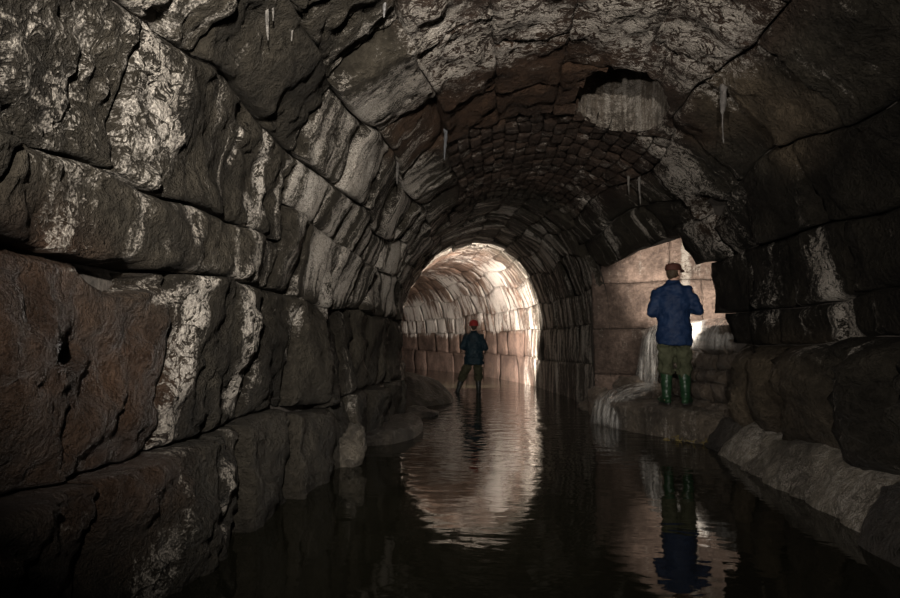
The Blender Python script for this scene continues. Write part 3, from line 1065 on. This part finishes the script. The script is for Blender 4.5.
class Shape:
    """closed lofts that a voxel remesh then fuses into one continuous surface"""
    def __init__(s):
        s.V, s.F = [], []

    def rings(s, rings):
        b = len(s.V)
        k = len(rings[0])
        for r in rings:
            s.V.extend([tuple(p) for p in r])
        for i in range(len(rings) - 1):
            for j in range(k):
                q = (j + 1) % k
                s.F.append((b + i * k + j, b + i * k + q, b + (i + 1) * k + q, b + (i + 1) * k + j))
        s.F.append(tuple(b + j for j in range(k))[::-1])
        s.F.append(tuple(b + (len(rings) - 1) * k + j for j in range(k)))

    def loft(s, levels, n=20):
        """horizontal ellipses: (x, y, z, rx, ry)"""
        s.rings([[(x + rx * math.cos(2 * PI * j / n), y + ry * math.sin(2 * PI * j / n), z) for j in range(n)] for x, y, z, rx, ry in levels])

    def limb(s, pts, flat=1.0, flat_dir=None, n=14):
        """a tapering chain of (point, radius) with round ends"""
        for (p0, r0), (p1, r1) in zip(pts[:-1], pts[1:]):
            p0, p1 = Vector(p0), Vector(p1)
            d = (p1 - p0)
            L = d.length
            d = d / max(L, 1e-6)
            a = Vector(flat_dir).cross(d) if flat_dir is not None else d.orthogonal()
            if a.length < 1e-3:
                a = d.orthogonal()
            a.normalize()
            b = d.cross(a).normalized()
            R = []
            st = [(-r0 * math.sin(q), r0 * math.cos(q)) for q in (1.45, 1.0, 0.5)] + [(0, r0), (L, r1)] + [(L + r1 * math.sin(q), r1 * math.cos(q)) for q in (0.5, 1.0, 1.45)]
            for x, r in st:
                R.append([p0 + d * x + (a * math.cos(2 * PI * j / n) + b * (flat * math.sin(2 * PI * j / n))) * r for j in range(n)])
            s.rings(R)

    def ball(s, c, r, rot=None, n=18, m=10):
        R = []
        for i in range(1, m):
            q = PI * i / m
            R.append([Vector((r[0] * math.sin(q) * math.cos(2 * PI * j / n), r[1] * math.sin(q) * math.sin(2 * PI * j / n), -r[2] * math.cos(q))) for j in range(n)])
        R = [[(rot @ v if rot else v) + Vector(c) for v in ring] for ring in R]
        s.rings(R)

    def fuse(s, name, voxel, mat, smooth=4, fold=0.0, fold_scale=9.0, seed=0, parent=None, colour=None, fold_fn=None):
        m = bpy.data.meshes.new(name + '_src')
        m.from_pydata(s.V, [], s.F)
        bm = bmesh.new()
        bm.from_mesh(m)
        bmesh.ops.recalc_face_normals(bm, faces=bm.faces)
        bm.to_mesh(m)
        bm.free()
        o = bpy.data.objects.new(name + '_src', m)
        COL.objects.link(o)
        r = o.modifiers.new('r', 'REMESH')
        r.mode = 'VOXEL'
        r.voxel_size = voxel
        sm = o.modifiers.new('s', 'SMOOTH')
        sm.factor = 0.5
        sm.iterations = smooth
        dg = bpy.context.evaluated_depsgraph_get()
        dg.update()
        me = bpy.data.meshes.new_from_object(o.evaluated_get(dg))
        bpy.data.objects.remove(o)
        bpy.data.meshes.remove(m)
        me.name = name
        n = len(me.vertices)
        V = np.empty(n * 3)
        me.vertices.foreach_get('co', V)
        V = V.reshape(-1, 3)
        if fold:
            N = np.empty(n * 3)
            me.vertices.foreach_get('normal', N)
            N = N.reshape(-1, 3)
            f = np.abs(fbm(V * np.array([1, 1, 1.7]) * fold_scale * 0.6 + seed, 2, seed)) - 0.3
            f = f + 0.4 * fbm(V * fold_scale * 2.2 + seed, 2, seed + 3)
            V = V - N * (fold * f)[:, None]
            me.vertices.foreach_set('co', V.ravel())
        if colour is not None:
            a = me.attributes.new('tone', 'FLOAT_COLOR', 'POINT')
            c4 = np.ones((n, 4))
            c4[:, :3] = colour(V)
            a.data.foreach_set('color', c4.ravel())
        me.polygons.foreach_set('use_smooth', [True] * len(me.polygons))
        me.materials.clear()
        me.materials.append(mat)
        me.update()
        ob = bpy.data.objects.new(name, me)
        link(ob, parent)
        return ob


def hand(S, wrist, fdir, palm_n, side, curl=1.0):
    """palm, four curled fingers of unequal length and a thumb leaving the side of the palm"""
    f = Vector(fdir).normalized()
    n = Vector(palm_n)
    n = (n - f * n.dot(f)).normalized()
    x = f.cross(n) * side          # towards the thumb
    w = Vector(wrist)
    S.limb([(w, 0.027), (w + f * 0.045, 0.034), (w + f * 0.085, 0.036)], flat=0.5, flat_dir=n)
    for k, (o, L) in enumerate([(0.030, 0.070), (0.010, 0.078), (-0.011, 0.073), (-0.030, 0.058)]):
        p = w + f * (0.10 - 0.006 * abs(k - 1)) + x * o
        q = p + (f * 0.75 + n * 0.65 * curl).normalized() * L * 0.45
        r = q + (f * 0.05 + n * 1.0 * curl).normalized() * L * 0.35
        e = r + (f * -0.6 + n * 0.6 * curl).normalized() * L * 0.28
        S.limb([(p - f * 0.02, 0.010), (p, 0.0098), (q, 0.0092), (r, 0.0085), (e, 0.0075)], n=8)
    b = w + f * 0.03 + x * 0.026
    q = b + (f * 0.45 + x * 0.75 + n * 0.45).normalized() * 0.042
    e = q + (f * 0.75 + n * 0.65).normalized() * 0.034
    S.limb([(b, 0.013), (q, 0.0115), (e, 0.009)], n=8)
    return w + f * 0.085 + n * 0.035


def person(loc, yaw, scale, label, J, jacket_mat, jacket_name, trouser_mat, boot_mat, head_turn, hat, lamp_aim, lamp_spec, bulk=1.0, hat_k=1.0):
    """J: joint positions in metres, facing +Y, feet at z = 0"""
    hr = Matrix.Rotation(head_turn, 3, 'Z') @ Matrix.Rotation(J.get('nod', 0.0), 3, 'X')
    hc = Vector(J['head'])

    def H(p):
        return hc + hr @ Vector(p)
    B = Shape()
    px = J['hipx']
    B.loft([(px * .8, 0, .84, .13, .10), (px, 0, .95, .165, .115), (px * .6, 0, 1.08, .142, .10), (px * .3, .005, 1.25, .16, .115), (0, .0, 1.40, .178, .115), (0, -.01, 1.475, .14, .085), (0, -.005, 1.52, .06, .058), (hc.x * .7, .01, 1.60, .055, .058)])
    # head: skull, jaw, nose, brow, ears, lips
    B.ball(H((0, -.012, .02)), (.076, .096, .098), hr)
    B.ball(H((0, .025, -.045)), (.056, .068, .068), hr)
    B.limb([(H((0, .082, .022)), .009), (H((0, .104, -.022)), .013)], n=10)
    B.limb([(H((-.035, .078, .034)), .010), (H((.035, .078, .034)), .010)], n=10)
    B.limb([(H((-.018, .086, -.060)), .007), (H((.018, .086, -.060)), .007)], n=10)
    B.ball(H((0, .074, -.098)), (.022, .018, .016), hr)
    for sx in (-1, 1):
        B.ball(H((sx * .080, -.008, .0)), (.009, .020, .032), hr)
        B.ball(H((sx * .032, .072, .012)), (.013, .012, .009), hr)
        hip, knee, ank = J['hip'][sx], J['knee'][sx], J['ankle'][sx]
        B.limb([(hip, .088), (knee, .056), (ank, .038)])
        toe = J['toe'][sx]
        B.limb([(Vector(ank) - Vector((0, .03, .04)), .034), (toe, .030)])
        sh, el, wr = J['shoulder'][sx], J['elbow'][sx], J['wrist'][sx]
        B.limb([(sh, .056), (el, .042), (wr, .027)])
    grips = {}
    for sx in (-1, 1):
        el, wr = Vector(J['elbow'][sx]), Vector(J['wrist'][sx])
        grips[sx] = hand(B, wr, wr - el, J['palm'][sx], sx)

    eyes = [H((sx * .032, .084, .012)) for sx in (-1, 1)]
    lips = H((0, .092, -.060))

    def colour(V):
        c = np.tile([0.42, 0.255, 0.185], (len(V), 1))
        for e in eyes:
            d = np.linalg.norm(V - np.array(e), axis=1)
            c[d < .010] = (0.75, 0.72, 0.68)
            c[d < .0055] = (0.05, 0.035, 0.02)
        d = np.linalg.norm((V - np.array(lips)) * np.array([.5, 1, 2.0]), axis=1)
        c[d < .014] = (0.36, 0.14, 0.11)
        return c
    body = B.fuse('person', 0.0065, SKIN, 3, colour=colour)
    body.location = loc
    body.rotation_euler = (0, 0, yaw)
    body.scale = (scale,) * 3
    tag(body, label, 'person')

    # jacket: torso, collar, hood, sleeves
    S = Shape()
    hz = J.get('hem', .75)
    S.loft([(px, 0, hz, .215 * bulk, .155 * bulk), (px, 0, hz + .03, .222 * bulk, .16 * bulk), (px, 0, .92, .215 * bulk, .158 * bulk), (px * .7, 0, 1.07, .198 * bulk, .145 * bulk), (px * .3, 0, 1.22, .205 * bulk, .150 * bulk), (0, -.005, 1.36, .222, .148), (0, -.01, 1.44, .190, .13), (0, -.01, 1.50, .128, .10), (0, -.005, 1.545, .085, .085), (hc.x * .5, 0, 1.575, .078, .080)])
    S.ball((0, -.085, 1.475), (.125, .055, .065))
    for sx in (-1, 1):
        sh, el, wr = J['shoulder'][sx], J['elbow'][sx], J['wrist'][sx]
        S.limb([((sh[0] * .93, sh[1], sh[2] - .012), .080), (el, .070), (Vector(el).lerp(Vector(wr), .92), .052)])
    jk = S.fuse(jacket_name, 0.013, jacket_mat, 12, fold=.020, fold_scale=9, seed=int(scale * 1000) % 37, parent=body)
    # pockets flaps at the sides of the back and a hem band
    # trousers
    S = Shape()
    S.loft([(px, 0, hz - .02, .17, .125), (px, 0, .80, .178, .132), (px, 0, .95, .175, .128), (px, 0, 1.03, .165, .118)])
    for sx in (-1, 1):
        hip, knee, ank = Vector(J['hip'][sx]), Vector(J['knee'][sx]), Vector(J['ankle'][sx])
        S.limb([(hip - Vector((0, 0, .06)), .110), (knee, .094 * bulk), (knee.lerp(ank, .2), .098 * bulk)])
        S.ball(knee.lerp(ank, .17), (.102 * bulk, .105 * bulk, .06))
    S.fuse('trousers', 0.013, trouser_mat, 4, fold=.026, fold_scale=11, seed=11, parent=body)
    for sx in (-1, 1):
        S = Shape()
        knee, ank, toe = Vector(J['knee'][sx]), Vector(J['ankle'][sx]), Vector(J['toe'][sx])
        S.limb([(knee.lerp(ank, .22), .074), (knee.lerp(ank, .5), .072), (knee.lerp(ank, .85), .060), (ank - Vector((0, 0, .01)), .058)])
        f = (toe - ank)
        f.z = 0
        f.normalize()
        heel = ank - f * .035
        heel.z = ank.z - .045
        S.limb([(heel, .046), (Vector((toe.x, toe.y, heel.z)), .046)])
        S.limb([(ank, .056), (Vector((toe.x, toe.y, heel.z + .002)), .042)])
        bt = S.fuse('boot', 0.011, boot_mat, 4, fold=.008, fold_scale=12, seed=5 + sx, parent=body)
        # sole
        s2 = Shape()
        side = Vector((f.y, -f.x, 0))
        ring0 = []
        for j in range(20):
            a = 2 * PI * j / 20
            mid = (heel + Vector((toe.x, toe.y, heel.z))) * .5
            half = (Vector((toe.x, toe.y, 0)) - Vector((heel.x, heel.y, 0))).length * .5 + .046
            q = mid + f * (half * math.cos(a)) + side * (.047 * math.sin(a))
            ring0.append(q)
        bot = heel.z - .047
        s2.rings([[Vector((q.x, q.y, bot)) for q in ring0], [Vector((q.x, q.y, bot + .022)) for q in ring0]])
        m = bpy.data.meshes.new('sole')
        m.from_pydata([tuple(v) for v in s2.V], [], s2.F)
        m.materials.append(BLACKB)
        link(bpy.data.objects.new('sole', m), bt)
    # hair at the nape
    S = Shape()
    S.ball(H((0, -.022, .018)), (.081, .094, .092), hr)
    S.ball(H((0, -.055, -.035)), (.060, .055, .055), hr)
    S.fuse('hair', 0.009, HAIR, 3, fold=.008, fold_scale=40, seed=2, parent=body)
    # headgear with its lamp
    S = Shape()
    if hat == 'helmet':
        S.rings([[H((.098 * hat_k * r * math.cos(2 * PI * j / 24), -.012 + .116 * hat_k * r * math.sin(2 * PI * j / 24), .03 + (z - .042) * (1 + (hat_k - 1) * 2.4) - .12 * (hat_k - 1) + .012)) for j in range(24)] for r, z in [(1.0, .042), (1.06, .045), (1.04, .056), (1.0, .062), (.97, .085), (.86, .112), (.66, .132), (.4, .143), (.12, .147)]])
        S.limb([(H((0, -.10, .10)), .012), (H((0, -.03, .142)), .014), (H((0, .06, .126)), .012)], n=8)
        S.limb([(H((-.05, .10, .048)), .012), (H((0, .122, .046)), .014), (H((.05, .10, .048)), .012)], n=8)
        hm = S.fuse('helmet', 0.007, REDH, 2, parent=body)
    else:
        S.rings([[H((.092 * r * math.cos(2 * PI * j / 24), -.014 + .112 * r * math.sin(2 * PI * j / 24), z)) for j in range(24)] for r, z in [(.97, .030), (1.0, .032), (1.02, .06), (1.0, .085), (.88, .108), (.62, .122), (.2, .127)]])
        S.rings([[H((.078 * math.cos(a), .075 + .10 * math.sin(a) * 1.0, .040 + dz - .02 * math.sin(a))) for a in [2 * PI * j / 24 for j in range(24)]] for dz in (-.006, .008)])
        S.ball(H((0, -.014, .130)), (.011, .011, .007), hr)
        hm = S.fuse('cap', 0.006, BROWNH, 2, parent=body)
    lampb = Shape()
    lampb.limb([(H((0, .105, .085)), .022), (H((0, .128, .083)), .021)], n=14)
    hl = lampb.fuse('headlamp', 0.006, BLACKP, 1, parent=hm)

    # hand lamp, gripped in front of the chest
    M = Matrix.Translation(loc) @ Matrix.Rotation(yaw, 4, 'Z') @ Matrix.Diagonal((scale, scale, scale, 1))
    g = M @ ((grips[1] + grips[-1]) * .5 if J.get('two_hands') else grips[1])
    aim = Vector(lamp_aim)
    d = (aim - g).normalized()
    root = empty(lamp_spec['name'], g)
    tag(root, lamp_spec['label'], 'torch')
    root.rotation_euler = d.to_track_quat('Z', 'Y').to_euler()

    def rev(name, prof, mat, n=20):
        bm = bmesh.new()
        prev = None
        for r, z in prof:
            ring = [bm.verts.new((r * math.cos(2 * PI * j / n), r * math.sin(2 * PI * j / n), z)) for j in range(n)]
            if prev:
                for j in range(n):
                    bm.faces.new((prev[j], prev[(j + 1) % n], ring[(j + 1) % n], ring[j]))
            else:
                bm.faces.new(ring[::-1])
            prev = ring
        bm.faces.new(prev)
        return bm_obj(name, bm, mat, root, smooth=False)
    rev('barrel', [(.012, -.09), (.017, -.085), (.017, .04), (.016, .05)], BLACKP)
    rev('torch_head', [(.017, .05), (.030, .075), (.031, .10), (.027, .10), (.026, .096)], BLACKP)
    rev('lens', [(.025, .097), (.025, .0975)], LENS)
    L = g + d * .13
    for (tgt, power, ang, blend) in lamp_spec['beams']:
        spot(lamp_spec['name'] + '_beam', L, tgt if tgt else aim, power, ang, blend, lamp_spec['color'], .025)
    return body


def joints(lx, rx, hipx=0.0, elbow_out=.30, elbow_z=1.17, fore=.25, head=(0, .02, 1.665), spread_toe=.06, wrist_x=.10, wz=1.16, lean=0.0):
    J = dict(hipx=hipx, head=head)
    J['hip'] = {-1: (hipx - .095, 0, .90), 1: (hipx + .095, 0, .90)}
    J['ankle'] = {-1: (lx, -.01, .105), 1: (rx, -.01, .105)}
    J['knee'] = {k: (J['hip'][k][0] * .45 + J['ankle'][k][0] * .55, .035, .50) for k in (-1, 1)}
    J['toe'] = {k: (J['ankle'][k][0] + k * spread_toe, .165, .06) for k in (-1, 1)}
    J['shoulder'] = {-1: (-.185, -.01, 1.435), 1: (.185, -.01, 1.435)}
    J['elbow'] = {-1: (-elbow_out, -.02, elbow_z), 1: (elbow_out, -.02, elbow_z)}
    J['wrist'] = {-1: (-wrist_x, fore, wz), 1: (wrist_x, fore, wz)}
    J['palm'] = {-1: (.8, .2, -.5), 1: (-.8, .2, -.5)}
    return J


# person in blue on the platform
NP = at_y(676, 403, 8.05)
NP.z = 0.385
Jn = joints(-.11, .115, elbow_out=.29, elbow_z=1.19, fore=.24, head=(.02, .03, 1.668), wrist_x=.12, wz=1.22)
Jn['elbow'][-1] = (-.255, -.02, 1.17)
side_hit = Vector((C0[0] + 1.55, C0[1] - 0.62, 2.45))
person(NP, math.radians(-12), 1.03, 'person in a blue jacket and green rubber boots standing on the stone platform', Jn, BLUE, 'blue_jacket', OLIVE, GREENB,
       math.radians(-38), 'cap', side_hit,
       dict(name='torch', label='small black torch held before the chest of the person in blue', color=(1.0, 0.92, 0.82),
            beams=[(None, 760, 74, 0.6), ((2.75, 9.3, 1.2), 95, 95, 0.8)]))
# man in the red helmet out in the water
FP = at_y(474, 391, 14.4)
FP.z = -0.075
Jf = joints(-.40, .11, hipx=.0, elbow_out=.285, elbow_z=1.15, fore=.24, head=(.0, .02, 1.668), wrist_x=.09, wz=1.16)
person(FP, math.radians(4), 0.985, 'person in a red helmet and dark jacket standing in the far water', Jf, TEAL, 'dark_jacket', OLIVE2, BLACKB,
       math.radians(0), 'helmet', (0.2, 20.0, 1.9),
       dict(name='torch', label='small black torch held before the chest of the person in the red helmet', color=(1.0, 0.90, 0.80),
            beams=[((-1.6, 22.0, 3.2), 3000, 134, 0.35), ((0.75, 18.0, 2.2), 420, 50, 0.7)]), bulk=1.12, hat_k=1.22)

# ------------------------------------------------------------------ stalactites hanging from the vault


def stalactite(px, py, length, r, label, tone=(0.20, 0.19, 0.18), straw=0.0, seed=0):
    q = px2su(px, py)
    P, N = surf(np.array([q[0]]), np.array([q[1]]))
    p = P[0] + np.array([0, 0, 0.12])
    n, m = 10, 16
    L = length + 0.12
    V, F = [], []
    for j in range(m + 1):
        t_ = j / m
        rr = r * (1 - t_) ** 0.6 * (1 + 0.18 * math.sin(j * 1.9 + seed)) + 0.0025
        if straw and t_ > 0.6:
            rr = 0.005
        ox, oy = 0.02 * length * math.sin(t_ * 5 + seed), 0.02 * length * math.cos(t_ * 4 + seed)
        for i in range(n):
            a = 2 * PI * i / n
            k = 1 + 0.15 * math.sin(3 * a + seed)
            V.append((p[0] + ox + rr * k * math.cos(a), p[1] + oy + rr * k * math.sin(a), p[2] - L * t_))
    for j in range(m):
        for i in range(n):
            F.append((j * n + i, (j + 1) * n + i, (j + 1) * n + (i + 1) % n, j * n + (i + 1) % n))
    F.append(tuple(range(n)))
    F.append(tuple(range(m * n, m * n + n))[::-1])
    V = np.array(V)
    o = mesh_np('stalactite', V, F, ROCK, None, np.tile(tone, (len(V), 1)), np.tile([0.3, 0.6, 0.2], (len(V), 1)), V[:, [0, 2]])
    return tag(o, label, 'stalactite', 'lime stalactites hanging from the vault')


stalactite(722, 84, 0.50, 0.03, 'long grey stalactite hanging before the brown slabs right of the shaft', (0.19, 0.18, 0.175), 1, 1)
stalactite(264, 3, 0.17, 0.010, 'thin pale stalactite at the top left, largest of the bristly cluster', seed=2)
stalactite(272, 1, 0.10, 0.006, 'tiny straw stalactite just right of the thin pale one at top left', seed=3)
stalactite(294, 20, 0.14, 0.008, 'slim white stalactite on the dark slab right of the top left cluster', seed=4)
stalactite(385, 2, 0.12, 0.014, 'short white stalactite at the top edge beside the pale crust', (0.35, 0.35, 0.36), seed=5)
stalactite(445, 130, 0.32, 0.022, 'blue-grey stalactite hanging at the left end of the brick band', (0.19, 0.2, 0.22), seed=6)
stalactite(397, 165, 0.20, 0.018, 'pale dripstone at the corner of the upper left vault blocks', seed=7)
stalactite(628, 176, 0.26, 0.018, 'dark short stalactite above the recessed blocks over the side passage', (0.16, 0.15, 0.14), seed=8)
stalactite(640, 178, 0.34, 0.016, 'dark long stalactite above the recessed blocks over the side passage', (0.2, 0.19, 0.18), seed=9)

# yellowed twigs and leaves caught at the corner of the platform
tw = Shape()
for k in range(26):
    p = Vector((random.uniform(1.98, 2.34), 0, random.uniform(0.0, 0.04)))
    p.y = 7.36 + (2.3 - p.x) * 1.15 + random.uniform(-.05, .02)
    d = Vector((random.uniform(-1, 1), random.uniform(-1, 1), random.uniform(-.1, 0.9))).normalized() * random.uniform(.03, .09)
    tw.limb([(p, .004), (p + d, .002)], n=5)
m = bpy.data.meshes.new('twig_debris')
m.from_pydata([tuple(v) for v in tw.V], [], tw.F)
m.materials.append(cloth_material('yellowed_twigs', (0.16, 0.12, 0.04), (0.26, 0.20, 0.08), 0.8))
tag(link(bpy.data.objects.new('twig_debris', m)), 'yellowed twigs and leaves caught along the front edge of the platform', 'debris', kind='stuff')
